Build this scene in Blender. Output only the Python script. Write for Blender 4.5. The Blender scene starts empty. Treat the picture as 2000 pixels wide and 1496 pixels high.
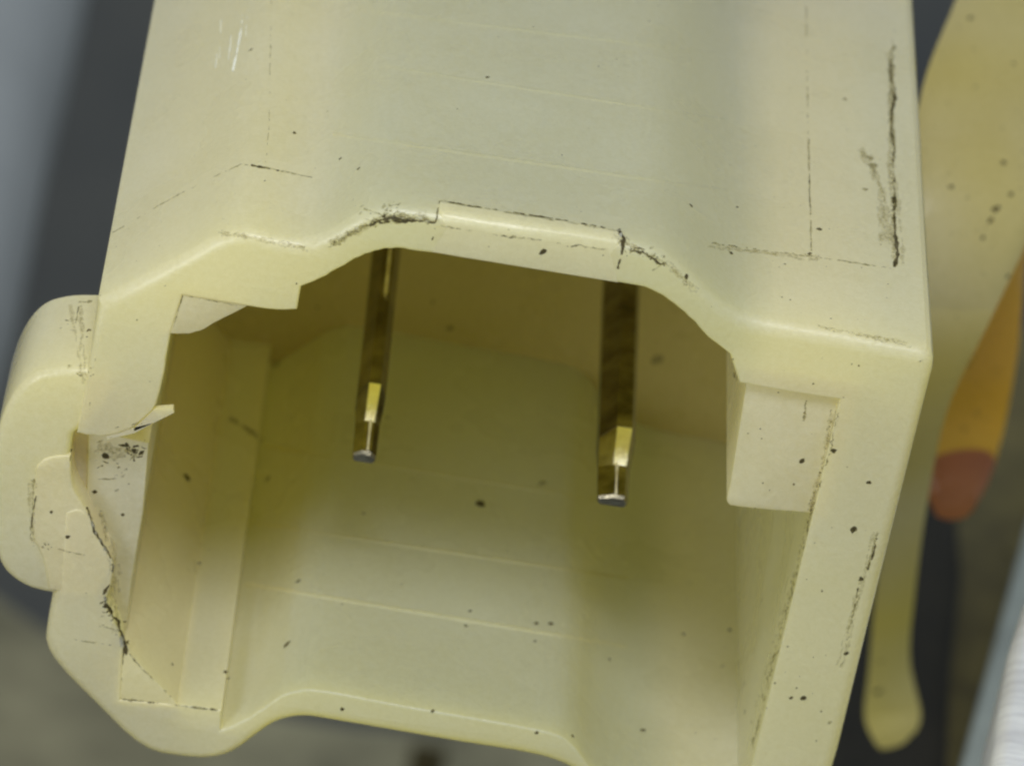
import bpy, bmesh, math, random
from mathutils import Vector, Matrix
from mathutils.bvhtree import BVHTree
from mathutils.geometry import tessellate_polygon

random.seed(7)
scene = bpy.context.scene
C = scene.collection

# ------------------------------------------------------------------ camera
# one unit = one millimetre; the connector's mouth is the plane y = 0, its axis runs along +y, up is +z
F = 10770.0                      # focal length in photo pixels (2000 wide)
DIST = F / 100.0
away = Vector((425, 6648, -F)).normalized()
down = Vector((-3250, -17250, -F)); down = (down - down.dot(away) * away).normalized()
up = -down
right = away.cross(up).normalized()
if right.x < 0: right = -right
R = Matrix((right, away, up))    # camera vector -> world vector
CAM = R @ Vector((0, 0, DIST))
cam_d = bpy.data.cameras.new('camera')
cam = bpy.data.objects.new('camera', cam_d); C.objects.link(cam)
M4 = R.to_4x4(); M4.translation = CAM
cam.matrix_world = M4
cam_d.sensor_width = 36.0
cam_d.lens = 36.0 * F / 2000.0
cam_d.clip_start = 1.0; cam_d.clip_end = 2000.0
cam_d.dof.use_dof = True
cam_d.dof.focus_distance = DIST + 0.6
cam_d.dof.aperture_fstop = cam_d.lens / 1000.0 / 1.15
scene.camera = cam

def ray(px, py):
    return (R @ Vector((px - 1000.0, 748.0 - py, -F))).normalized()
def on_y(px, py, y=0.0):         # pixel -> point on the plane y = const, returned whole
    d = ray(px, py); t = (y - CAM.y) / d.y
    return CAM + d * t
def on_z(px, py, z):
    d = ray(px, py); t = (z - CAM.z) / d.z
    return CAM + d * t
def poly_y(pts, y=0.0):
    out = []
    for p in pts:
        q = on_y(p[0], p[1], y); out.append((q.x, q.z))
    return out

# ------------------------------------------------------------------ world, lamps, exposure
scene.view_settings.view_transform = 'Standard'
scene.view_settings.look = 'None'
scene.view_settings.exposure = 0.0
scene.view_settings.gamma = 1.0
w = bpy.data.worlds.new('World'); scene.world = w; w.use_nodes = True
bg = w.node_tree.nodes['Background']
bg.inputs['Color'].default_value = (0.80, 0.92, 1.0, 1); bg.inputs['Strength'].default_value = 0.38

def area(name, direction, dist, size, power, col):
    l = bpy.data.lights.new(name, 'AREA'); l.shape = 'DISK'; l.size = size; l.energy = power; l.color = col
    o = bpy.data.objects.new(name, l); C.objects.link(o)
    d = Vector(direction).normalized(); o.location = d * dist
    o.rotation_euler = d.to_track_quat('Z', 'Y').to_euler()
    return o
area('workshop_lamp', (-0.06, -0.44, 0.88), 130, 42, 122000, (0.97, 0.985, 1.0))
area('side_fill', (-0.62, -0.75, 0.22), 140, 60, 80000, (0.95, 0.98, 1.0))  # added fill that brightens the front rim, no known source
try:
    scene.cycles.pixel_filter_type = 'GAUSSIAN'
    scene.cycles.filter_width = 2.7
    scene.cycles.max_bounces = 24; scene.cycles.diffuse_bounces = 14; scene.cycles.transmission_bounces = 20
except Exception: pass

# ------------------------------------------------------------------ materials
def mat(name):
    m = bpy.data.materials.new(name); m.use_nodes = True
    return m, m.node_tree.nodes, m.node_tree.links, m.node_tree.nodes['Principled BSDF']
def node(N, t, **kw):
    n = N.new(t)
    for k, v in kw.items(): setattr(n, k, v)
    return n
def ramp(N, stops):
    r = N.new('ShaderNodeValToRGB'); e = r.color_ramp.elements
    while len(e) < len(stops): e.new(0.5)
    for i, (p, c) in enumerate(stops):
        e[i].position = p; e[i].color = (*c, 1) if len(c) == 3 else c
    return r
def noise(N, L, co, scale, detail=3.0, rough=0.55):
    n = N.new('ShaderNodeTexNoise'); n.inputs['Scale'].default_value = scale
    n.inputs['Detail'].default_value = detail; n.inputs['Roughness'].default_value = rough
    L.new(co, n.inputs['Vector']); return n
def mix(N, L, fac, a, b, blend='MIX'):
    m = N.new('ShaderNodeMix'); m.data_type = 'RGBA'; m.blend_type = blend
    for key, v in (('Factor', fac), ('A', a), ('B', b)):
        sock = [s for s in m.inputs if s.name == key and (s.type == 'RGBA' if key != 'Factor' else s.type == 'VALUE')][0]
        if hasattr(v, 'is_linked') or hasattr(v, 'links'): L.new(v, sock)
        elif key == 'Factor': sock.default_value = v
        else: sock.default_value = (*v, 1)
    return [s for s in m.outputs if s.type == 'RGBA'][0]

def plastic(name, yellow, grey, thru=0.4, thru_col=(0.99, 0.905, 0.28), zones=True, rough=0.30, blotch=None):
    m, N, L, P = mat(name)
    co = N.new('ShaderNodeTexCoord').outputs['Object']
    sep = N.new('ShaderNodeSeparateXYZ'); L.new(co, sep.inputs[0])
    n1 = noise(N, L, co, 0.35, 3)
    n2 = noise(N, L, co, 9.0, 4, 0.65)
    base = mix(N, L, 0.0, yellow, yellow)
    if zones:                       # light lost through the thin middle is put into colour: greyer than thick shoulders
        mr = N.new('ShaderNodeMapRange'); mr.inputs[1].default_value = -10; mr.inputs[2].default_value = 10
        L.new(sep.outputs['X'], mr.inputs[0])
        wob = N.new('ShaderNodeMath'); wob.operation = 'MULTIPLY_ADD'
        L.new(n1.outputs['Fac'], wob.inputs[0]); wob.inputs[1].default_value = 0.04; 
        L.new(mr.outputs[0], wob.inputs[2])
        # x from -10..10 -> 0..1
        r = ramp(N, [(0.30, (0, 0, 0)), (0.37, (1, 1, 1)), (0.725, (1, 1, 1)), (0.765, (0, 0, 0))])
        L.new(wob.outputs[0], r.inputs[0])
        base = mix(N, L, r.outputs[0], yellow, grey)
    if blotch:
        nb = noise(N, L, co, 0.11, 2, 0.5); rb = ramp(N, [(0.30, (0, 0, 0)), (0.68, (1, 1, 1))]); L.new(nb.outputs['Fac'], rb.inputs[0])
        base = mix(N, L, rb.outputs[0], base, blotch)
    v = ramp(N, [(0.3, (0.93, 0.92, 0.88)), (0.7, (1.0, 1.0, 1.0))]); L.new(n1.outputs['Fac'], v.inputs[0])
    base = mix(N, L, 1.0, base, v.outputs[0], 'MULTIPLY')
    v2 = ramp(N, [(0.34, (0.90, 0.89, 0.86)), (0.62, (1.0, 1.0, 1.0))]); L.new(n2.outputs['Fac'], v2.inputs[0])
    base = mix(N, L, 1.0, base, v2.outputs[0], 'MULTIPLY')
    n6 = noise(N, L, co, 24.0, 2, 0.6); v3 = ramp(N, [(0.3, (0.90, 0.90, 0.88)), (0.68, (1.03, 1.03, 1.03))]); L.new(n6.outputs['Fac'], v3.inputs[0])
    base = mix(N, L, 1.0, base, v3.outputs[0], 'MULTIPLY')
    # soot ground into the skin of the moulding: sparse fine specks
    n3 = noise(N, L, co, 5.5, 5, 0.7)
    s = ramp(N, [(0.69, (0, 0, 0)), (0.76, (1, 1, 1))]); L.new(n3.outputs['Fac'], s.inputs[0])
    base = mix(N, L, s.outputs[0], base, (0.16, 0.14, 0.08))
    L.new(base, P.inputs['Base Color'])
    # milky moulding: part of the light goes on through the wall, yellowed on the way
    T = N.new('ShaderNodeBsdfTranslucent'); T.inputs['Color'].default_value = (*thru_col, 1)
    MX = N.new('ShaderNodeMixShader'); MX.inputs[0].default_value = thru
    L.new(P.outputs[0], MX.inputs[1]); L.new(T.outputs[0], MX.inputs[2])
    out = [n for n in N if n.type == 'OUTPUT_MATERIAL'][0]; 
    G = N.new('ShaderNodeBsdfGlossy'); FR = N.new('ShaderNodeFresnel'); FR.inputs['IOR'].default_value = 1.5
    GE = N.new('ShaderNodeNewGeometry'); OF = N.new('ShaderNodeMath'); OF.operation = 'SUBTRACT'; OF.inputs[0].default_value = 1.0
    L.new(GE.outputs['Backfacing'], OF.inputs[1]); MU = N.new('ShaderNodeMath'); MU.operation = 'MULTIPLY'      # gloss on the outer skin only
    L.new(FR.outputs[0], MU.inputs[0]); L.new(OF.outputs[0], MU.inputs[1])
    MG = N.new('ShaderNodeMixShader'); L.new(MU.outputs[0], MG.inputs[0]); L.new(MX.outputs[0], MG.inputs[1]); L.new(G.outputs[0], MG.inputs[2])
    P.inputs['Specular IOR Level'].default_value = 0.0
    L.new(MG.outputs[0], out.inputs['Surface'])
    P.inputs['IOR'].default_value = 1.5
    rr = ramp(N, [(0.3, (rough - .1,) * 3), (0.75, (rough + .12,) * 3)]); L.new(n1.outputs['Fac'], rr.inputs[0])
    L.new(rr.outputs[0], G.inputs['Roughness'])
    # fine skin grain over drawn-out flow marks
    mp = N.new('ShaderNodeMapping'); mp.inputs['Scale'].default_value = (2.2, 0.35, 2.2); L.new(co, mp.inputs[0])
    n4 = noise(N, L, mp.outputs[0], 2.4, 4, 0.6); n5 = noise(N, L, co, 26.0, 3, 0.6)
    b0 = N.new('ShaderNodeBump'); b0.inputs['Strength'].default_value = 0.2; b0.inputs['Distance'].default_value = 0.03
    L.new(n4.outputs['Fac'], b0.inputs['Height'])
    b1 = N.new('ShaderNodeBump'); b1.inputs['Strength'].default_value = 0.38; b1.inputs['Distance'].default_value = 0.012
    L.new(n5.outputs['Fac'], b1.inputs['Height']); L.new(b0.outputs[0], b1.inputs['Normal'])
    b = N.new('ShaderNodeBump'); b.inputs['Strength'].default_value = 0.3; b.inputs['Distance'].default_value = 0.03
    L.new(n2.outputs['Fac'], b.inputs['Height']); L.new(b1.outputs[0], b.inputs['Normal'])
    L.new(b.outputs[0], P.inputs['Normal']); L.new(b.outputs[0], G.inputs['Normal']); L.new(b.outputs[0], FR.inputs['Normal'])
    return m

NYLON = plastic('aged_nylon', (0.88, 0.88, 0.80), (0.67, 0.715, 0.71), 0.60)
CLEAR = plastic('lightened_nylon', (0.94, 0.93, 0.80), (0.88, 0.89, 0.80), 0.62, (0.99, 0.93, 0.52))  # lighter copy of the nylon, replaces transmitted glow blocked by stacked layers
THICK_SHADED = plastic('thick_nylon_shaded', (0.56, 0.48, 0.20), (0.54, 0.46, 0.19), 0.35)  # base colour browned down for the shade at the back of the cavity
SLEEVE = plastic('yellowed_plastic', (0.78, 0.76, 0.64), (0.7, 0.65, 0.3), thru=0.52, thru_col=(0.95, 0.84, 0.20), zones=False, blotch=(0.70, 0.61, 0.22))

def simple(name, col, rough=0.6, metal=0.0, var=0.3, scale=1.0, bump=0.1, sss=0.0, col2=None):
    m, N, L, P = mat(name)
    co = N.new('ShaderNodeTexCoord').outputs['Object']
    n = noise(N, L, co, scale, 5, 0.6)
    c2 = col2 or tuple(c * (1 - var) for c in col)
    r = ramp(N, [(0.32, c2), (0.62, col)]); L.new(n.outputs['Fac'], r.inputs[0])
    L.new(r.outputs[0], P.inputs['Base Color'])
    P.inputs['Roughness'].default_value = rough; P.inputs['Metallic'].default_value = metal
    if sss:
        P.inputs['Subsurface Weight'].default_value = sss
        P.inputs['Subsurface Radius'].default_value = (1.0, 0.6, 0.2); P.inputs['Subsurface Scale'].default_value = 0.8
    b = N.new('ShaderNodeBump'); b.inputs['Strength'].default_value = bump; b.inputs['Distance'].default_value = 0.05
    n2 = noise(N, L, co, scale * 8, 4, 0.6)
    L.new(n2.outputs['Fac'], b.inputs['Height']); L.new(b.outputs[0], P.inputs['Normal'])
    return m
RIDGE = simple('moulding_ridge', (0.74, 0.72, 0.50), 0.4, var=0.05)
DIRT = simple('black_grime', (0.070, 0.057, 0.026), 0.9, scale=8)
FAINT = simple('brown_grime', (0.16, 0.14, 0.07), 0.9, scale=8)
STAIN = simple('stain', (0.30, 0.26, 0.14), 0.8, scale=6)
GLINT = simple('painted_glint', (0.84, 0.82, 0.66), 0.3, var=0.05)  # pale colour for glints painted along the corner fold
def film(m, amt):
    N, L = m.node_tree.nodes, m.node_tree.links; P = N['Principled BSDF']
    co = N.new('ShaderNodeTexCoord').outputs['Object']; n = noise(N, L, co, 14.0, 4, 0.7)
    r = ramp(N, [(0.35, (0, 0, 0)), (0.62, (amt,) * 3)]); L.new(n.outputs['Fac'], r.inputs[0]); L.new(r.outputs[0], P.inputs['Alpha'])
for m_, a_ in ((DIRT, 1.0), (FAINT, 0.75)):
    m_.node_tree.nodes['Principled BSDF'].inputs['Specular IOR Level'].default_value = 0.05
film(FAINT, 0.75); film(STAIN, 0.34); film(DIRT, 1.0)
DIRT.node_tree.nodes['Color Ramp'].color_ramp.elements[0].position = 0.3
for nd in DIRT.node_tree.nodes:
    if nd.type == 'VALTORGB' and nd.outputs[0].links and nd.outputs[0].links[0].to_socket.name == 'Alpha':
        nd.color_ramp.elements[0].position = 0.22; nd.color_ramp.elements[1].position = 0.42
BRASS = simple('tarnished_brass', (0.30, 0.27, 0.19), 0.24, 1.0, scale=1.2, col2=(0.10, 0.085, 0.055), bump=0.12)
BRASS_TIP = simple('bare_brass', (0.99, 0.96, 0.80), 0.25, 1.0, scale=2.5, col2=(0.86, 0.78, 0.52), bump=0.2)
PIN_GLINT = simple('pin_glint', (0.95, 0.92, 0.84), 0.35, 0.35, scale=3.0, col2=(0.60, 0.54, 0.42), bump=0.2)  # pale metal that paints silver glints onto the pins
AMBER = plastic('amber_plastic', (0.92, 0.64, 0.08), (0, 0, 0), thru=0.5, thru_col=(0.98, 0.72, 0.06), zones=False, blotch=(0.85, 0.50, 0.05))
RUST = plastic('red_brown_plastic', (0.66, 0.34, 0.13), (0, 0, 0), thru=0.5, thru_col=(0.95, 0.50, 0.10), zones=False, blotch=(0.22, 0.07, 0.03))
OLIVE = simple('olive_grey_plastic', (0.15, 0.12, 0.035), 0.6, scale=0.7, var=0.4)
BLACK = simple('gap_shade', (0.020, 0.016, 0.008), 0.8, scale=0.6)  # shade colour for the gap under the strap
GREYBAND = simple('grey_plastic', (0.30, 0.33, 0.30), 0.5, scale=0.7, var=0.2)
DARK = simple('dark_painted_metal', (0.095, 0.090, 0.078), 0.55, scale=0.03, col2=(0.040, 0.042, 0.045))
BROWN = simple('dusty_brown_board', (0.40, 0.36, 0.22), 0.8, scale=0.22, var=0.45)
PALE = simple('pale_painted_metal', (0.40, 0.41, 0.41), 0.5, scale=0.1, var=0.15)

def steel_mat():
    m, N, L, P = mat('brushed_steel')
    tc = N.new('ShaderNodeTexCoord')
    mp = N.new('ShaderNodeMapping'); mp.inputs['Scale'].default_value = (0.5, 7, 0.5); L.new(tc.outputs['Object'], mp.inputs[0])
    n = noise(N, L, mp.outputs[0], 1.4, 5, 0.7)
    r = ramp(N, [(0.3, (0.62, 0.61, 0.64)), (0.6, (0.95, 0.95, 0.96))]); L.new(n.outputs['Fac'], r.inputs[0])
    L.new(r.outputs[0], P.inputs['Base Color']); P.inputs['Metallic'].default_value = 0.4; P.inputs['Roughness'].default_value = 0.45
    b = N.new('ShaderNodeBump'); b.inputs['Strength'].default_value = 0.38; b.inputs['Distance'].default_value = 0.1
    L.new(n.outputs['Fac'], b.inputs['Height']); L.new(b.outputs[0], P.inputs['Normal'])
    return m
STEEL = steel_mat()

# ------------------------------------------------------------------ builders
def obj(name, bm, m, parent=None, smooth=35):
    me = bpy.data.meshes.new(name)
    bmesh.ops.recalc_face_normals(bm, faces=bm.faces[:])
    bm.to_mesh(me); bm.free()
    for mm in (m if isinstance(m, (list, tuple)) else [m]): me.materials.append(mm)
    o = bpy.data.objects.new(name, me); C.objects.link(o)
    if smooth:
        for p in me.polygons: p.use_smooth = True
        try: me.set_sharp_from_angle(angle=math.radians(smooth))
        except Exception: pass
    if parent: o.parent = parent
    return o
def tag(o, label, cat, group=None):
    o['label'] = label; o['category'] = cat
    if group: o['group'] = group
    return o
def thing(name, label, cat, loc=(0, 0, 0)):
    o = bpy.data.objects.new(name, None); C.objects.link(o); o.location = loc
    o.empty_display_size = 1.0
    return tag(o, label, cat)

def chaikin(pts, it=2):
    # pts: (x, z, corner, radius)
    for _ in range(it):
        out = []; n = len(pts)
        for i in range(n):
            a, b, c = pts[i - 1], pts[i], pts[(i + 1) % n]
            if b[2]: out.append(b)
            else:
                out.append((b[0] + .25 * (a[0] - b[0]), b[1] + .25 * (a[1] - b[1]), 0, b[3]))
                out.append((b[0] + .25 * (c[0] - b[0]), b[1] + .25 * (c[1] - b[1]), 0, b[3]))
        pts = out
    return pts
def ccw(pts):
    a = sum(pts[i - 1][0] * pts[i][1] - pts[i][0] * pts[i - 1][1] for i in range(len(pts)))
    return pts if a > 0 else pts[::-1]
def offset(pts, k):               # inward offset of a ccw outline, by k * each point's own radius
    n = len(pts); out = []
    for i in range(n):
        a, b, c = Vector(pts[i - 1][:2]), Vector(pts[i][:2]), Vector(pts[(i + 1) % n][:2])
        d1 = (b - a).normalized(); d2 = (c - b).normalized()
        n1 = Vector((-d1.y, d1.x)); n2 = Vector((-d2.y, d2.x))
        m = n1 + n2
        if m.length < 1e-6: m = n1
        m.normalize()
        s = max(0.45, m.dot(n1))
        q = b + m * (k * pts[i][3] / s)
        out.append((q.x, q.y))
    return out
def prism(pts, y0, y1, steps=4, shear=None):
    """solid from an outline (x, z, corner, radius) with a rounded front edge, running from y0 to y1"""
    bm = bmesh.new(); pts = ccw(pts); rings = []
    for s in range(steps + 1):
        th = s / steps * math.pi / 2
        off = offset(pts, 1 - math.sin(th))
        rings.append([bm.verts.new((q[0], y0 + p[3] * (1 - math.cos(th)), q[1])) for q, p in zip(off, pts)])
    rings.append([bm.verts.new((p[0], y1, p[1])) for p in pts])
    n = len(pts)
    for a, b in zip(rings, rings[1:]):
        for i in range(n):
            j = (i + 1) % n
            try: bm.faces.new((a[i], a[j], b[j], b[i]))
            except ValueError: pass
    for rg in (rings[0], rings[-1]):
        tri = tessellate_polygon([[v.co for v in rg]])
        for t in tri:
            try: bm.faces.new([rg[k] for k in t])
            except ValueError: pass
    return bm
def outline(px, y=0.0, r=0.1, it=2):
    """traced points (px, py[, 'c'][, radius]) put on the plane y; 'c' keeps a corner sharp"""
    out = []
    for p in px:
        q = on_y(p[0], p[1], y); corner = 0; rad = r
        for e in p[2:]:
            if e == 'c': corner = 1
            else: rad = e
        out.append((q.x, q.z, corner, rad))
    out = chaikin(out, it)
    return [(x + random.gauss(0, .007), z + random.gauss(0, .007), c, rr) if rr < 0.06 else (x, z, c, rr) for x, z, c, rr in out]

# ------------------------------------------------------------------ the connector
RO, RI = 0.26, 0.05
OUT = [(190, 592, 'c'), (330, 520), (436, 459), (490, 456), (550, 473), (602, 476), (650, 455), (697, 424), (742, 409), (790, 410),
       (1000, 442, 'c'), (1215, 475), (1288, 492), (1338, 528), (1390, 580), (1440, 618), (1510, 634), (1640, 655, 'c'), (1775, 681), (1832, 690),
       (1806, 790), (1700, 1212, 'c'), (1590, 1662), (1500, 1655), (1300, 1622), (1230, 1590), (1150, 1526), (1090, 1492), (1020, 1475),
       (900, 1457, 'c'), (640, 1412), (590, 1404), (540, 1414), (500, 1442), (460, 1474), (420, 1487), (370, 1488), (275, 1472), (180, 1376, 'c'), (84, 1280), (92, 1215), (102, 1163, 'c')]
LOWLIP = [(128, 1000, 'c', .06)]
INN = [(163, 990), (180, 1035), (212, 1080), (224, 1105), (215, 1150), (204, 1178), (222, 1210), (240, 1260, 'c'), (235, 1366, 'c'), (345, 1376, 'c'), (433, 1386, 'c'), (431, 1426, 'c'),
       (470, 1410), (505, 1390), (545, 1360), (585, 1346), (640, 1350), (800, 1381, 'c'), (1000, 1416, 'c'), (1088, 1432), (1120, 1455), (1155, 1505), (1230, 1562), (1440, 1596, 'c'),
       (1470, 1492, 'c'), (1592, 985, 'c'), (1640, 781, 'c'), (1540, 766, 'c'), (1442, 748, 'c'), (1426, 692, 'c'), (1378, 655), (1342, 614), (1302, 582), (1255, 559), (1190, 550),
       (1000, 519, 'c'), (820, 491), (768, 485), (725, 492), (690, 508), (640, 538), (612, 552), (589, 560, 'c'), (581, 606, 'c'), (540, 607), (480, 599, 'c'), (357, 577, 'c'),
       (334, 650, 'c'), (318, 740), (306, 790, 'c'), (290, 812), (262, 836), (215, 853), (180, 852), (150, 846, 'c', .06), (172, 720, 'c', .1)]
shell_px = [(*p, RO) for p in OUT] + LOWLIP + [(p if any(isinstance(e, float) for e in p[2:]) else (*p, RI)) for p in INN]

conn = thing('electrical_connector', 'aged cream nylon connector housing with an open mouth and two metal pins inside', 'connector')
DEPTH, LENGTH = 14.3, 25.0
shell = obj('housing', prism(outline(shell_px), 0.0, LENGTH, 5), NYLON, conn, 28)

# solid rear of the moulding that closes the mouth
plug_px = [(p[0], p[1], *p[2:]) for p in OUT]
pl = outline([(*p, 0.3) for p in plug_px])
plc = ccw(pl); ins = offset(plc, 1.0)
obj('back_wall', prism([(q[0], q[1], 1, 0.02) for q in ins], DEPTH, LENGTH - 0.3, 1), THICK_SHADED, conn)

obj('latch_pad', prism(outline([(150, 1160, 'c'), (95, 1152, 'c'), (80, 1075), (61, 1052), (66, 940), (72, 905), (100, 890), (138, 890, 'c'), (136, 940), (166, 992, 'c'), (200, 1060, 'c'), (218, 1100, 'c'), (190, 1160, 'c')], 0.02, 0.05), 0.015, 2.4, 3), NYLON, conn)
ear_px = [(230, 724, 'c'), (172, 722), (105, 722), (52, 738), (12, 790), (-14, 870), (-24, 960), (-18, 1045), (0, 1108), (28, 1136), (62, 1154), (112, 1164, 'c'),
          (150, 1100, 'c'), (128, 985, 'c'), (134, 905, 'c'), (143, 850, 'c'), (178, 820, 'c'), (230, 760, 'c')]
obj('latch_ear', prism(outline(ear_px, 0.05, 0.16), 0.05, 2.9, 4), NYLON, conn)
obj('latch_ledge', prism(outline([(172, 840, 'c'), (291, 865, 'c'), (280, 1000, 'c'), (256, 1140, 'c'), (246, 1250, 'c'), (185, 1250, 'c'), (168, 1000, 'c')], 0.6, 0.05), 0.6, 14.25, 2), NYLON, conn)
obj('latch_floor', prism(outline([(130, 840, 'c'), (180, 840, 'c'), (176, 1010, 'c'), (126, 1010, 'c')], 0.7, 0.04), 0.7, 2.8, 2), NYLON, conn)
obj('guide_rib', prism(outline([(1466, 700, 'c'), (1690, 735, 'c'), (1620, 1010, 'c'), (1585, 1003, 'c'), (1440, 992), (1416, 984), (1424, 955)], 0.16, 0.05), 0.16, 14.25, 2), NYLON, conn)
obj('corner_web', prism(outline([(352, 566, 'c'), (492, 592, 'c'), (480, 600, 'c'), (430, 624), (395, 645), (365, 653), (322, 650, 'c')], 0.03, 0.02), 0.03, 14.25, 2), CLEAR, conn)
obj('corner_web', prism(outline([(232, 1252, 'c'), (243, 1263, 'c'), (346, 1374, 'c'), (352, 1384, 'c'), (225, 1374, 'c')], 0.03, 0.02), 0.03, 14.25, 2), CLEAR, conn)
obj('rim_insert', prism(outline([(858, 418, 'c', .25), (1000, 440, 'c', .25), (1214, 473, 'c', .25), (1207, 553, 'c', .03), (1000, 520, 'c', .03), (842, 494, 'c', .03)], -0.004, 0.25), -0.004, 0.44, 5), CLEAR, conn)
# torn moulding flash on the upper lip
bm = bmesh.new()
for pts, t in (([(262, 836), (300, 800), (338, 797), (340, 806), (300, 826), (262, 842)], 0.14), ([(205, 846), (262, 835), (300, 826), (262, 846), (210, 858)], 0.11)):
    q = [on_y(x, y, 0.03) for x, y in pts]
    f0 = [bm.verts.new(v) for v in q]; f1 = [bm.verts.new(v + Vector((0, t, 0))) for v in q]
    bm.faces.new(f0); bm.faces.new(f1[::-1])
    for i in range(len(q)): bm.faces.new((f0[i], f0[(i + 1) % len(q)], f1[(i + 1) % len(q)], f1[i]))
obj('moulding_flash', bm, NYLON, conn, 0)

# terminal pins: folded strip with a seam along the top, tapered to the tip
def bar(bm, x0, x1, z0, z1, ys, mi=0):
    """loft of a rectangular section; ys = [(y, inset_x, inset_z_top, inset_z_bottom)]"""
    rings = []
    for y, ix, it, ib in ys:
        a, b, c, d = x0 + ix, x1 - ix, z0 + ib, z1 - it
        e = 0.05
        rings.append([bm.verts.new(v) for v in ((a + e, y, c), (b - e, y, c), (b, y, c + e), (b, y, d - e), (b - e, y, d), (a + e, y, d), (a, y, d - e), (a, y, c + e))])
    for p, q in zip(rings, rings[1:]):
        for i in range(8):
            f = bm.faces.new((p[i], p[(i + 1) % 8], q[(i + 1) % 8], q[i])); f.material_index = mi
    for rg in (rings[0], rings[-1]):
        f = bm.faces.new(rg); f.material_index = mi
def make_pin(tip_px, tip_y, width, lean, shine=False):
    # solid drawn pin: narrow flat along the top, sloping shoulders, steep chamfer down to a small nose
    c = on_y(*tip_px, tip_y); zb = c.z - 0.12; y = tip_y; w = width / 2
    def ring(bm, yy, h, k, sh=0.0):
        t = 0.42 * k
        return [bm.verts.new((c.x + dx * w + sh, yy, zb + dz)) for dx, dz in ((-.8 * k, 0), (.8 * k, 0), (k, h * .18), (k, h * .62), (t + lean, h), (-t + lean, h), (-k, h * .62), (-k, h * .18))]
    def loft(name, prof, m, parent):
        bm = bmesh.new(); rg = [ring(bm, *p) for p in prof]
        for a, b in zip(rg, rg[1:]):
            for i in range(8):
                f = bm.faces.new((a[i], a[(i + 1) % 8], b[(i + 1) % 8], b[i]))
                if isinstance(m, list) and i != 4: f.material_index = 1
        bm.faces.new(rg[0]); bm.faces.new(rg[-1])
        return obj(name, bm, m, parent, 20)
    body = loft('terminal_pin', [(y + 1.72, .86, 1), (y + 3.4, .88, 1), (DEPTH - 3, .88, 1.02), (DEPTH + .4, .88, 1.02)], BRASS, conn)
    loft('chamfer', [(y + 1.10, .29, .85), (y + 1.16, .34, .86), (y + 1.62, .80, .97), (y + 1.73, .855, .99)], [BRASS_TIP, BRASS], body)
    loft('nose', [(y, .19, .74), (y + .05, .25, .82), (y + .5, .28, .84), (y + 1.13, .30, .86)], BRASS, body)
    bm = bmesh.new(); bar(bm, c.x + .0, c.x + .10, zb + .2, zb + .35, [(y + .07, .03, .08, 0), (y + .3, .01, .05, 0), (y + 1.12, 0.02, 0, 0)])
    obj('glint_strip', bm, PIN_GLINT, body, 30)  # silver reflection along the nose, built as a pale strip
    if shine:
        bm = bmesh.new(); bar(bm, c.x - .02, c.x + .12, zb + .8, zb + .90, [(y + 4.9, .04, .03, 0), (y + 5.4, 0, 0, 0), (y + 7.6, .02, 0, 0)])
        obj('glint_strip', bm, PIN_GLINT, body, 30)  # glint near the root, built as a pale strip
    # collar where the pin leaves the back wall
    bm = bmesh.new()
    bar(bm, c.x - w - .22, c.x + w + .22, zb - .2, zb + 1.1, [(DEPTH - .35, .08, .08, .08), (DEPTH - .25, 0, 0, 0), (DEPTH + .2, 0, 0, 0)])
    obj('collar', bm, THICK_SHADED, body, 30)
    return body
make_pin((711, 893), 3.5, 0.58, 0.10, True)
make_pin((1196, 978), 3.4, 0.76, 0.28)

# ------------------------------------------------------------------ things beside and behind the connector
def zof(py, table):             # height along the run, eased so that no crease shows
    return sum(zlin(py + d, table) for d in range(-180, 181, 20)) / 19
def zlin(py, table):
    for (a, za), (b, zb) in zip(table, table[1:]):
        if py <= b: return za + (zb - za) * max(0, (py - a)) / (b - a)
    return table[-1][1]
def strip(left, right_, table, thick, bulge=0.25, nu=8):
    """a strip with rounded cross-section between two traced edges, each point set at its own height"""
    bm = bmesh.new(); rows = []
    n = len(left)
    for (lx, ly), (rx, ry) in zip(left, right_):
        a = on_z(lx, ly, zof(ly, table)); b = on_z(rx, ry, zof(ry, table))
        row = []
        for k in range(nu * 2):
            if k < nu: t = k / (nu - 1); s = 1
            else: t = 1 - (k - nu) / (nu - 1); s = -1
            p = a.lerp(b, t)
            e = math.sqrt(max(0, 1 - (2 * t - 1) ** 2))
            p = p + Vector((0, 0, s * (thick * 0.5) * (0.25 + 0.75 * e)))
            row.append(bm.verts.new(p))
        rows.append(row)
    for p, q in zip(rows, rows[1:]):
        for i in range(nu * 2):
            j = (i + 1) % (nu * 2)
            bm.faces.new((p[i], p[j], q[j], q[i]))
    bm.faces.new(rows[0]); bm.faces.new(rows[-1])
    return bm
def dense(pts, k=5):
    out = []; n = len(pts)
    for i in range(n - 1):
        p0, p1, p2, p3 = pts[max(0, i - 1)], pts[i], pts[i + 1], pts[min(n - 1, i + 2)]
        for s in range(k):
            t = s / k
            out.append(tuple(0.5 * (2 * b + (c - a) * t + (2 * a - 5 * b + 4 * c - d) * t * t + (3 * b - a - 3 * c + d) * t ** 3) for a, b, c, d in zip(p0, p1, p2, p3)))
    out.append(pts[-1]); return out

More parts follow.
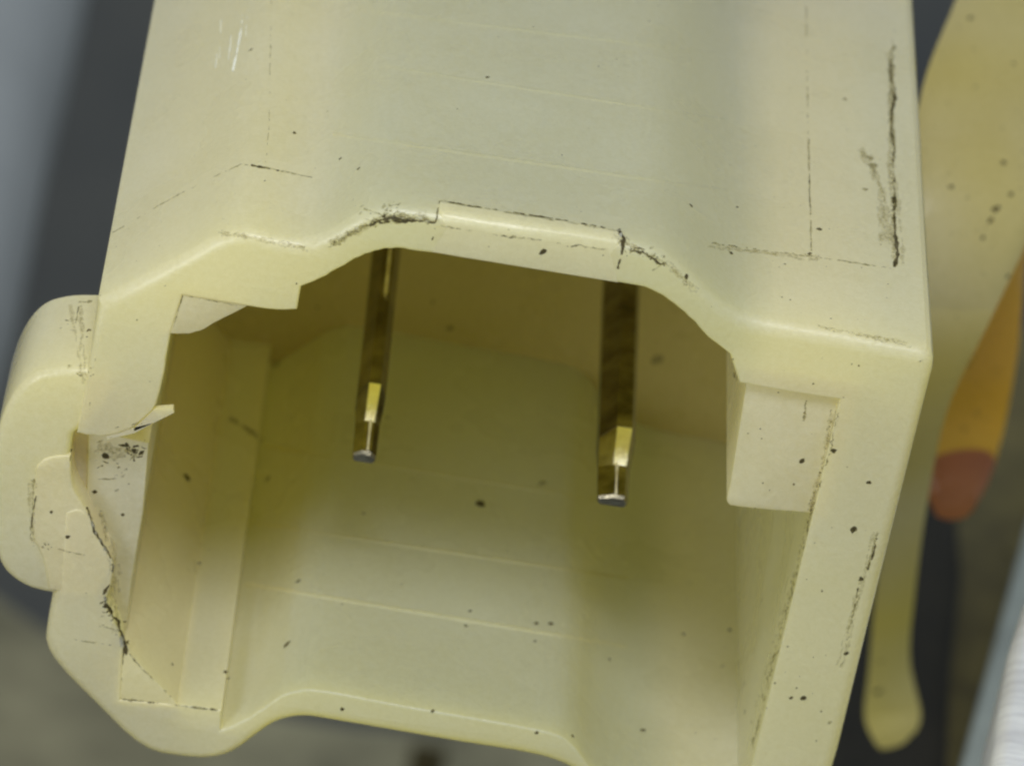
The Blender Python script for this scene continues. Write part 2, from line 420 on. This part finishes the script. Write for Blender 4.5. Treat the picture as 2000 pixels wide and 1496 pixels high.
TAB = [(-300, -1.0), (0, -1.5), (500, -4.0), (900, -10.5), (1450, -24.0)]
sl = dense([(1990, -300), (1868, 0), (1800, 180), (1770, 400), (1760, 600), (1750, 800), (1735, 1000), (1712, 1150), (1698, 1300), (1690, 1395), (1712, 1448)])
sr = dense([(2260, -300), (2150, 0), (2085, 250), (2010, 460), (1925, 640), (1850, 800), (1808, 1000), (1785, 1170), (1776, 1290), (1797, 1400), (1780, 1432)])
o = obj('plastic_strap', strip(sl, sr, TAB, 0.65), SLEEVE, None, 50)
tag(o, 'yellowed translucent plastic strap curving down along the right side of the connector', 'strap')
TAB2 = [(300, -8.0), (700, -11.0), (1000, -16.0)]
al = dense([(1900, 300), (1850, 500), (1815, 700), (1805, 850), (1806, 930), (1822, 980)])
ar = dense([(2070, 300), (2012, 480), (1985, 700), (1962, 830), (1938, 920), (1905, 985)])
amber = thing('amber_tube', 'amber plastic tube with a red brown tip beside the strap', 'tube')
k = 20
obj('tube_body', strip(al[:k], ar[:k], TAB2, 1.1), AMBER, amber, 50)
obj('tube_tip', strip(al[k - 1:], ar[k - 1:], TAB2, 1.0), RUST, amber, 50)

def slab(name, px, z, thick, m, bev=0.3, parent=None, lift=0):
    """flat plate lying at height z with a traced outline, rounded top edges, real thickness below"""
    q = [on_z(x, y, z) for x, y in px]
    pts = ccw([(v.x, v.y, 1, bev) for v in q]); bm = bmesh.new(); rings = []
    for s in range(4):
        th = s / 3 * math.pi / 2
        off = offset(pts, 1 - math.sin(th))
        rings.append([bm.verts.new((a, b, z - bev * (1 - math.cos(th)))) for a, b in off])
    rings.append([bm.verts.new((p[0], p[1], z - thick)) for p in pts])
    n = len(pts)
    for a, b in zip(rings, rings[1:]):
        for i in range(n): bm.faces.new((a[i], a[(i + 1) % n], b[(i + 1) % n], b[i]))
    bm.faces.new(rings[0]); bm.faces.new(rings[-1])
    return obj(name, bm, m, parent, 40)
o = slab('plastic_bar', [(1760, 820), (2150, 500), (2250, 900), (1960, 1640), (1560, 1640), (1640, 1300)], -29.0, 3.0, OLIVE, 0.8)
tag(o, 'olive grey plastic bar speckled with dirt behind the strap at lower right', 'bar')
o = slab('shade_pad', [(1700, 930), (1872, 930), (1884, 1100), (1862, 1300), (1850, 1640), (1500, 1640), (1600, 1300)], -27.2, 1.0, BLACK, 0.5)  # dark slab added where the gap lies in shade
tag(o, 'black brown pad put in as the shade in the dark gap under the strap', 'pad')
o = slab('plastic_strip', [(2010, 1010), (2200, 500), (2300, 700), (2010, 1640), (1835, 1640)], -25.0, 1.5, GREYBAND, 0.3)
tag(o, 'narrow pale grey plastic strip between the olive bar and the shiny metal', 'strip')
o = slab('metal_plate', [(2004, 1160), (1972, 1260), (1952, 1370), (1936, 1500), (1925, 1640), (2300, 1640), (2300, 900)], -9.0, 3.0, STEEL, 0.35)
tag(o, 'bright brushed steel plate in the lower right corner', 'plate')

# ------------------------------------------------------------------ background
bm = bmesh.new()
for v in ((-220, -160), (220, -160), (220, 420), (-220, 420)): bm.verts.new((v[0], v[1], -110))
bm.faces.new(bm.verts[:])
g = obj('floor', bm, DARK, None, 0); g['kind'] = 'structure'; g['label'] = 'dark blue grey painted metal surface far below the connector'
o = slab('brown_board', [(-500, 960), (0, 1130), (300, 1330), (700, 1390), (1400, 1420), (1900, 1500), (2300, 1500), (2300, 2400), (-500, 2400)], -62, 4.0, BROWN, 1.5)
tag(o, 'dusty brown board lying underneath the connector mouth', 'board')
sl = dense([(-700, -500), (-640, 0), (-620, 350), (-640, 800), (-760, 1100)]); sr = dense([(260, -500), (165, 0), (95, 300), (10, 700), (-150, 1100)])
o = obj('metal_pipe', strip(sl, sr, [(-500, -44), (1200, -44)], 12.0, nu=14), PALE, None, 60)
tag(o, 'pale grey metal pipe out of focus at the upper left edge', 'pipe')
o = slab('black_lump', [(806, 1446), (874, 1458), (870, 1482), (842, 1496), (800, 1486)], -60.5, 0.8, DIRT, 0.2)  # small dark lump in the grime material
tag(o, 'small black lump on the brown board below the connector mouth', 'lump')

# ------------------------------------------------------------------ grime lying in the seams and on the faces
bpy.context.view_layer.update()
def bvh_of(objs):
    vs, fs = [], []
    for o in objs:
        k = len(vs); mw = o.matrix_world
        vs += [mw @ v.co for v in o.data.vertices]; fs += [[i + k for i in p.vertices] for p in o.data.polygons]
    return BVHTree.FromPolygons(vs, fs)
BV = bvh_of([o for o in conn.children if o.type == 'MESH' and not o.name.startswith('terminal')])
def hit(px, py, bv=None):
    loc, nor, i, d = (bv or BV).ray_cast(CAM, ray(px, py))
    if loc is None: return None
    if nor.dot(CAM - loc) < 0: nor = -nor
    return loc, nor
def blob(bm, px, py, r, bv=None, stretch=1.0, ang=None, h=0.12):
    hh = hit(px, py, bv)
    if not hh: return
    p, nrm = hh
    t = nrm.orthogonal().normalized(); b = nrm.cross(t)
    a0 = random.random() * 6.28 if ang is None else ang
    n = 9; vs = []
    r = r / 100.0
    if ang is not None:               # align the long side with an image direction lying on the surface
        q = hit(px + 6 * math.cos(ang), py + 6 * math.sin(ang), bv)
        if q and (q[0] - p).length < 0.5:
            t = (q[0] - p); t = (t - t.dot(nrm) * nrm)
            if t.length > 1e-5: t.normalize(); b = nrm.cross(t); a0 = 0
    base = p + nrm * 0.004
    for i in range(n):
        a = 6.2832 * i / n
        rr = r * random.uniform(0.55, 1.15)
        vs.append(bm.verts.new(base + t * math.cos(a + a0 * 0) * rr * stretch + b * math.sin(a) * rr))
    c = bm.verts.new(base + nrm * min(0.02, r * h))
    for i in range(n): bm.faces.new((vs[i], vs[(i + 1) % n], c))
def line(bm, pts, w, dens=1.0, jit=0.6, bv=None, wvar=0.7):
    path = []
    for (x0, y0), (x1, y1) in zip(pts, pts[1:]):
        n = max(1, int(math.hypot(x1 - x0, y1 - y0) / 2.5))
        path += [(x0 + (x1 - x0) * i / n, y0 + (y1 - y0) * i / n) for i in range(n)]
    path.append(pts[-1])
    ph = [random.random() * 6.28 for _ in range(5)]
    prev = None; off = 0.0
    for i, (x, y) in enumerate(path):
        a = path[max(0, i - 1)]; b = path[min(len(path) - 1, i + 1)]
        L = math.hypot(b[0] - a[0], b[1] - a[1]) or 1; nx, ny = -(b[1] - a[1]) / L, (b[0] - a[0]) / L
        g = 0.5 + 0.28 * math.sin(ph[0] + i * .11) + 0.22 * math.sin(ph[1] + i * .37) + 0.18 * math.sin(ph[2] + i * .9) + random.gauss(0, .10)
        off = off * .8 + random.gauss(0, jit) * .5
        hw = w * 0.5 * (g - 0.62 * (1 - dens)) * (1 - wvar * .4 * random.random())
        if hw < 0.35: prev = None; continue
        h1 = hit(x + nx * (off + hw), y + ny * (off + hw), bv); h2 = hit(x + nx * (off - hw), y + ny * (off - hw), bv)
        if not h1 or not h2 or (h1[0] - h2[0]).length > 0.5: prev = None; continue
        cur = (bm.verts.new(h1[0] + h1[1] * .005), bm.verts.new(h2[0] + h2[1] * .005))
        if prev and (prev[0].co - cur[0].co).length < 0.3 and (prev[1].co - cur[1].co).length < 0.3:
            bm.faces.new((prev[0], cur[0], cur[1], prev[1]))
        prev = cur
    loose = [v for v in bm.verts if not v.link_faces]
    for v in loose: bm.verts.remove(v)
def smudge(bm, cx, cy, sx, sy, n, rmin, rmax, ang=0.0, bv=None):
    for _ in range(max(2, n // 4)):          # short scuffs that run along the smear
        a, b = random.gauss(0, sx), random.gauss(0, sy); th = ang + random.gauss(0, .45); q = random.uniform(.4, 1.0) * max(sx, 6)
        x = cx + a * math.cos(ang) - b * math.sin(ang); y = cy + a * math.sin(ang) + b * math.cos(ang)
        line(bm, [(x - q * math.cos(th), y - q * math.sin(th)), (x, y + random.gauss(0, 1.5)), (x + q * math.cos(th), y + q * math.sin(th))], random.uniform(rmin, rmax) * .9, .9, .8, bv)
    rmin *= 0.45; rmax *= 0.6
    for _ in range(n // 2):
        a, b = random.gauss(0, sx), random.gauss(0, sy)
        blob(bm, cx + a * math.cos(ang) - b * math.sin(ang), cy + a * math.sin(ang) + b * math.cos(ang), random.uniform(rmin, rmax), bv, random.uniform(1, 2))

dk = bmesh.new(); ft = bmesh.new(); st_ = bmesh.new()
line(dk, [(1745, 90), (1740, 150)], 6, .5); line(dk, [(1740, 150), (1748, 185), (1742, 225)], 9, .9, 1.5)
line(ft, [(1742, 225), (1748, 270), (1744, 340), (1746, 400)], 6, .8, 1.5); line(dk, [(1738, 120), (1744, 300), (1748, 420)], 7, .75, 2); line(dk, [(1743, 385), (1748, 440), (1752, 500), (1747, 522)], 10, 1.2, 1.2)
line(ft, [(1745, 60), (1740, 200), (1748, 400), (1750, 520)], 9, .9, 2.5)
line(ft, [(1574, 0), (1576, 140), (1580, 300)], 4, .7, .5); line(dk, [(1578, 285), (1581, 350), (1583, 450), (1585, 490)], 4, .55, .5); line(ft, [(1578, 250), (1585, 490)], 5, .9)
smudge(dk, 1578, 497, 7, 2, 6, 2, 5); line(ft, [(1390, 475), (1440, 484), (1575, 500), (1680, 515), (1740, 525)], 4, .8, .8); line(dk, [(1410, 479), (1500, 490)], 3, .3)
line(dk, [(860, 393), (1000, 415), (1110, 432)], 4, .8, .4); line(dk, [(1135, 437), (1205, 449), (1215, 453)], 4, .6, .4); line(ft, [(860, 393), (1215, 453)], 4, .9, .5)
line(dk, [(858, 393), (853, 425), (848, 455), (841, 487)], 5, .6, .8)
line(dk, [(1208, 448), (1220, 466), (1215, 485), (1206, 525)], 9, 1.2, 1.0); line(dk, [(1219, 464), (1215, 488)], 12, 1.5, .8)
line(dk, [(722, 440), (745, 430), (775, 427), (850, 436)], 9, 1.1, 2.0); line(dk, [(740, 436), (770, 431), (800, 432)], 8, 1.1, 1.5); line(ft, [(650, 480), (700, 448), (760, 424), (850, 432)], 14, 1.0, 3); smudge(ft, 765, 425, 30, 9, 40, 2, 6); smudge(dk, 770, 428, 16, 4, 10, 2, 6)
line(ft, [(640, 480), (690, 455), (730, 435)], 6, .8, 4); smudge(ft, 760, 403, 22, 4, 14, 1.5, 4)
line(ft, [(855, 440), (1000, 462), (1130, 480), (1200, 492)], 4, .7, 1.5); line(dk, [(960, 458), (1130, 482)], 4, .2, 2)
line(dk, [(1228, 486), (1262, 497), (1298, 520)], 7, .9, 2.5); smudge(ft, 1262, 500, 30, 7, 34, 2, 6, .35); smudge(dk, 1255, 496, 20, 4, 12, 1.5, 5, .4)
line(dk, [(490, 323), (545, 334)], 5, .8, .5); line(ft, [(470, 320), (520, 328), (620, 350)], 4, .9, .5)
line(ft, [(470, 322), (440, 335), (340, 385), (215, 458)], 3, .8, .5); line(dk, [(330, 392), (355, 380)], 3, .5)
line(ft, [(530, 0), (525, 250), (518, 325)], 3, .7, .4)
line(ft, [(357, 577), (336, 648)], 4, .8, .5); line(dk, [(356, 578), (350, 600)], 3, .8, .5); line(ft, [(357, 577), (480, 600)], 3, .8, .5)
line(ft, [(1577, 782), (1571, 822)], 7, 1, 2); line(dk, [(1578, 784), (1572, 815)], 3, .4, 1)
line(ft, [(1640, 785), (1622, 880), (1600, 940), (1586, 1000), (1560, 1100), (1520, 1260), (1470, 1460)], 5, .8, 2.5); line(dk, [(1625, 800), (1612, 850)], 4, .35, 4)
line(dk, [(1612, 905), (1600, 950)], 5, .5, 2); line(dk, [(1588, 960), (1580, 1005)], 8, .9, 2)
line(dk, [(1712, 1050), (1706, 1080), (1694, 1112)], 8, 1.2, 1); line(dk, [(1677, 1148), (1668, 1190), (1658, 1215)], 5, .9, 1); line(ft, [(1715, 1040), (1660, 1220), (1640, 1310)], 5, .7, 2.5)
line(dk, [(242, 1265), (238, 1310), (235, 1362)], 3.5, .6, .5); line(dk, [(235, 1364), (345, 1377), (420, 1386)], 4.5, .7, .6); line(ft, [(235, 1364), (345, 1377), (425, 1386)], 5, 1, .8)
line(ft, [(145, 1248), (190, 1255), (238, 1262)], 3.5, .7, .6); line(ft, [(243, 1266), (290, 1318), (345, 1372)], 4, .9, .8); line(dk, [(243, 1266), (290, 1318)], 3, .3, .8)
line(dk, [(170, 990), (183, 1035), (212, 1080), (223, 1105), (216, 1140), (200, 1160)], 7, 1.0, 1.2); line(dk, [(205, 1165), (212, 1195), (232, 1215), (243, 1262)], 10, 1.1, 2); line(ft, [(170, 985), (183, 1035), (212, 1080), (223, 1105), (216, 1150)], 6, .9, 1.5)
smudge(dk, 214, 1192, 7, 9, 14, 2, 6); smudge(dk, 232, 1212, 8, 4, 6, 1.5, 4); smudge(dk, 243, 1254, 5, 8, 10, 3, 7); smudge(ft, 222, 1200, 14, 14, 20, 1.5, 4)
line(dk, [(66, 935), (72, 955), (66, 1000), (60, 1045)], 4.5, .7, .8); line(ft, [(66, 935), (60, 1050)], 5, .9, 1); line(ft, [(62, 1065), (100, 1070), (165, 1083)], 4, .8, 1); smudge(dk, 93, 1065, 8, 2, 5, 1.5, 4)
line(dk, [(154, 592), (151, 612)], 6, .8, 1); line(ft, [(154, 590), (180, 590)], 6, .8, 1); line(ft, [(151, 612), (146, 645)], 5, .8, 1); smudge(dk, 172, 650, 2, 4, 3, 2, 4); smudge(ft, 160, 722, 14, 8, 16, 2, 5); smudge(ft, 133, 630, 12, 5, 8, 2, 4)
line(ft, [(185, 700), (176, 800)], 4, .4, 3)
line(dk, [(232, 868), (245, 872), (262, 900), (284, 880), (262, 868)], 6, .95, 2); smudge(dk, 262, 878, 10, 8, 9, 1.5, 5); smudge(ft, 235, 905, 26, 22, 36, 1.5, 5); line(dk, [(180, 850), (300, 815)], 3, .25, 2)
line(dk, [(140, 858), (136, 900)], 4, .5, 1)
for x, y, r in ((205, 890, 7), (365, 933, 14), (940, 984, 12), (560, 1258, 9), (337, 1297, 4), (918, 1193, 4.5), (575, 260, 4.5), (952, 152, 4), (1340, 540, 6), (1060, 492, 6), (1697, 942, 5),
                (1668, 1034, 8), (665, 310, 4), (700, 330, 4), (490, 98, 4), (1350, 402, 5), (1428, 495, 6), (1600, 448, 5), (1682, 1130, 5), (440, 1312, 5), (445, 1325, 3), (1628, 880, 6), (1566, 900, 5),
                (1440, 405, 3), (1654, 1275, 5), (1570, 1362, 5), (1545, 1362, 3), (1425, 1230, 4), (1335, 1238, 4.5), (1487, 1172, 4), (1455, 1335, 4.5), (1490, 1358, 6), (1455, 1390, 5), (1478, 1420, 5),
                (1255, 1425, 5), (845, 1388, 4), (668, 1384, 5), (1048, 1430, 4), (1118, 1437, 4), (1048, 1217, 5), (1075, 1218, 6), (1190, 1287, 5), (1045, 1252, 3), (910, 1222, 4), (582, 1135, 5), (390, 1100, 4), (185, 960, 5),
                (100, 1000, 4), (205, 1030, 4), (132, 1048, 5), (240, 1005, 4), (620, 600, 3), (480, 1040, 4)):
    blob(dk, x, y, r, None, random.uniform(1, 1.6))
for x, y, r in ((1060, 944, 10), (522, 935, 8), (540, 712, 12), (1283, 703, 12), (710, 1002, 5), (880, 640, 9), (845, 590, 5), (1620, 1410, 4), (1410, 1300, 4), (1710, 1420, 4), (115, 550, 3), (1700, 310, 9), (1705, 325, 9), (1690, 370, 6), (1650, 195, 6)):
    blob(ft, x, y, r, None, random.uniform(1, 1.8))
line(ft, [(448, 818), (490, 838), (515, 858)], 14, 1.5, 3); line(dk, [(455, 822), (485, 836)], 8, .5, 2)
line(dk, [(750, 812), (765, 818)], 6, 1, 1)
for x, y, r in ((214, 1190, 9), (206, 1182, 6), (228, 1209, 6), (243, 1254, 10), (245, 1268, 6), (206, 891, 7), (262, 880, 6), (276, 884, 5), (248, 868, 5), (1440, 735, 6), (1437, 728, 4)): blob(dk, x, y, r, None, random.uniform(1, 2), random.uniform(0, 3))
line(dk, [(1432, 700), (1436, 738)], 5, .9, .8)
for pts, w_ in (([(1735, 100), (1748, 300), (1750, 520)], 34), ([(1690, 290), (1720, 380), (1735, 470)], 40), ([(1600, 640), (1780, 672)], 16), ([(640, 480), (760, 420), (850, 428)], 26),
                ([(1210, 470), (1300, 512), (1360, 570)], 26), ([(1625, 800), (1590, 980), (1480, 1420)], 22), ([(190, 880), (270, 880)], 44), ([(200, 1000), (225, 1120), (225, 1240)], 26), ([(1710, 1040), (1640, 1300)], 18),
                ([(60, 940), (60, 1060)], 20), ([(430, 455), (600, 480)], 20), ([(1380, 480), (1600, 505)], 16), ([(150, 600), (160, 740)], 26)):
    for q in range(3): line(st_, [(x + random.gauss(0, w_ * .25), y + random.gauss(0, w_ * .2)) for x, y in pts], w_ * .5, .9, 1.5)
for _ in range(150):                # scattered fine dust
    blob(random.choice((dk, ft, ft, ft)), random.uniform(150, 1800), random.uniform(0, 1490), random.uniform(0.8, 2.2))
for _ in range(45): blob(random.choice((dk, ft)), 1570 + random.gauss(0, 75), random.uniform(380, 1480), random.uniform(1, 2.6))
d3 = obj('stain', st_, STAIN, conn, 60); d3['kind'] = 'stuff'; d3['label'] = 'thin uneven brown staining along the seams and lip'
sc_ = bmesh.new()  # specular streaks on the fold, drawn as pale ribbons
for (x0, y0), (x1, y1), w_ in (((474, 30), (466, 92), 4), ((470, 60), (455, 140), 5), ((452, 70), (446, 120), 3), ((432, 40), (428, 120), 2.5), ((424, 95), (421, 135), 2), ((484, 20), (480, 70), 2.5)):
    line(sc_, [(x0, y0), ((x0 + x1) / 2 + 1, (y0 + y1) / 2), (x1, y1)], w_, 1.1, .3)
obj('glint_streak', sc_, GLINT, conn, 60)
d1 = obj('grime', dk, DIRT, conn, 60); d1['kind'] = 'stuff'; d1['label'] = 'black grime in the seams and specks on the faces'
d2 = obj('dust', ft, FAINT, conn, 60); d2['kind'] = 'stuff'; d2['label'] = 'brown dust smeared along the seams'

# fine raised mould lines across the roof and the mouth floor
def ridge(pts, w, h):
    bm = bmesh.new(); rows = []
    (x0, y0), (x1, y1) = pts
    n = 40
    for i in range(n + 1):
        t = i / n; q = hit(x0 + (x1 - x0) * t, y0 + (y1 - y0) * t)
        if not q: continue
        p, nr = q
        d = Vector((0, 1, 0)); d = (d - d.dot(nr) * nr)
        if d.length < .3: continue
        d.normalize(); hh = h * (0.5 + 0.5 * math.sin(t * math.pi))
        rows.append([bm.verts.new(p + d * a * w + nr * (b * hh - .002)) for a, b in ((-1, 0), (-.5, .8), (0, 1), (.5, .8), (1, 0))])
    for p, q in zip(rows, rows[1:]):
        if (p[2].co - q[2].co).length > 0.6: continue
        for i in range(4): bm.faces.new((p[i], p[i + 1], q[i + 1], q[i]))
    return obj('mould_line', bm, NYLON, conn, 60)
for pts, w_, h_ in (([(500, 868), (1225, 985)], .06, .02), ([(490, 1020), (1225, 1130)], .07, .02), ([(478, 1140), (1225, 1262)], .08, .022),
                    ([(750, 130), (1420, 235)], .07, .010), ([(650, 262), (1420, 372)], .08, .012), ([(700, 20), (1400, 105)], .07, .008)):
    ridge(pts, w_, h_)

# specks on the neighbours
side = bvh_of([o for o in scene.objects if o.type == 'MESH' and o.name.split('.')[0] in ('plastic_strap',)])
sd = bmesh.new()
for x, y, r in ((1895, 36, 6), (1980, 125, 4), (1960, 318, 8), (1945, 408, 8), (1975, 380, 5), (1857, 365, 5), (1920, 465, 5), (1905, 170, 3), (1968, 540, 5), (1715, 1350, 9), (1720, 1290, 5), (1935, 430, 5)):
    blob(sd, x, y, r, side, random.uniform(1, 1.8))
for _ in range(40): blob(sd, random.uniform(1820, 2000), random.uniform(0, 800), random.uniform(1, 2.6), side)
st = bpy.data.objects['plastic_strap']
s1 = obj('grime', sd, DIRT, st, 60); s1['kind'] = 'stuff'
pb = bpy.data.objects['plastic_bar']; side2 = bvh_of([pb]); sd = bmesh.new()
for x, y, r in ((1970, 1080, 9), (1835, 1140, 7), (1860, 1110, 6), (1925, 1225, 6), (1870, 1440, 6), (1845, 1450, 5), (1975, 1105, 4)): blob(sd, x, y, r, side2, 1.4)
for _ in range(30): blob(sd, random.uniform(1820, 1990), random.uniform(1000, 1490), random.uniform(1, 3), side2)
s2 = obj('grime', sd, DIRT, pb, 60); s2['kind'] = 'stuff'
tb = [o for o in amber.children if o.name.startswith('tube_body')][0]; side3 = bvh_of([tb]); sd = bmesh.new()
for _ in range(26): blob(sd, 1905 + random.gauss(0, 28), 780 + random.gauss(0, 55), random.uniform(1.5, 5), side3, 1.6)
for x, y, r in ((1890, 712, 7), (1902, 698, 5)): blob(sd, x, y, r, side3, 1.5)
s3 = obj('grime', sd, FAINT, tb, 60); s3['kind'] = 'stuff'
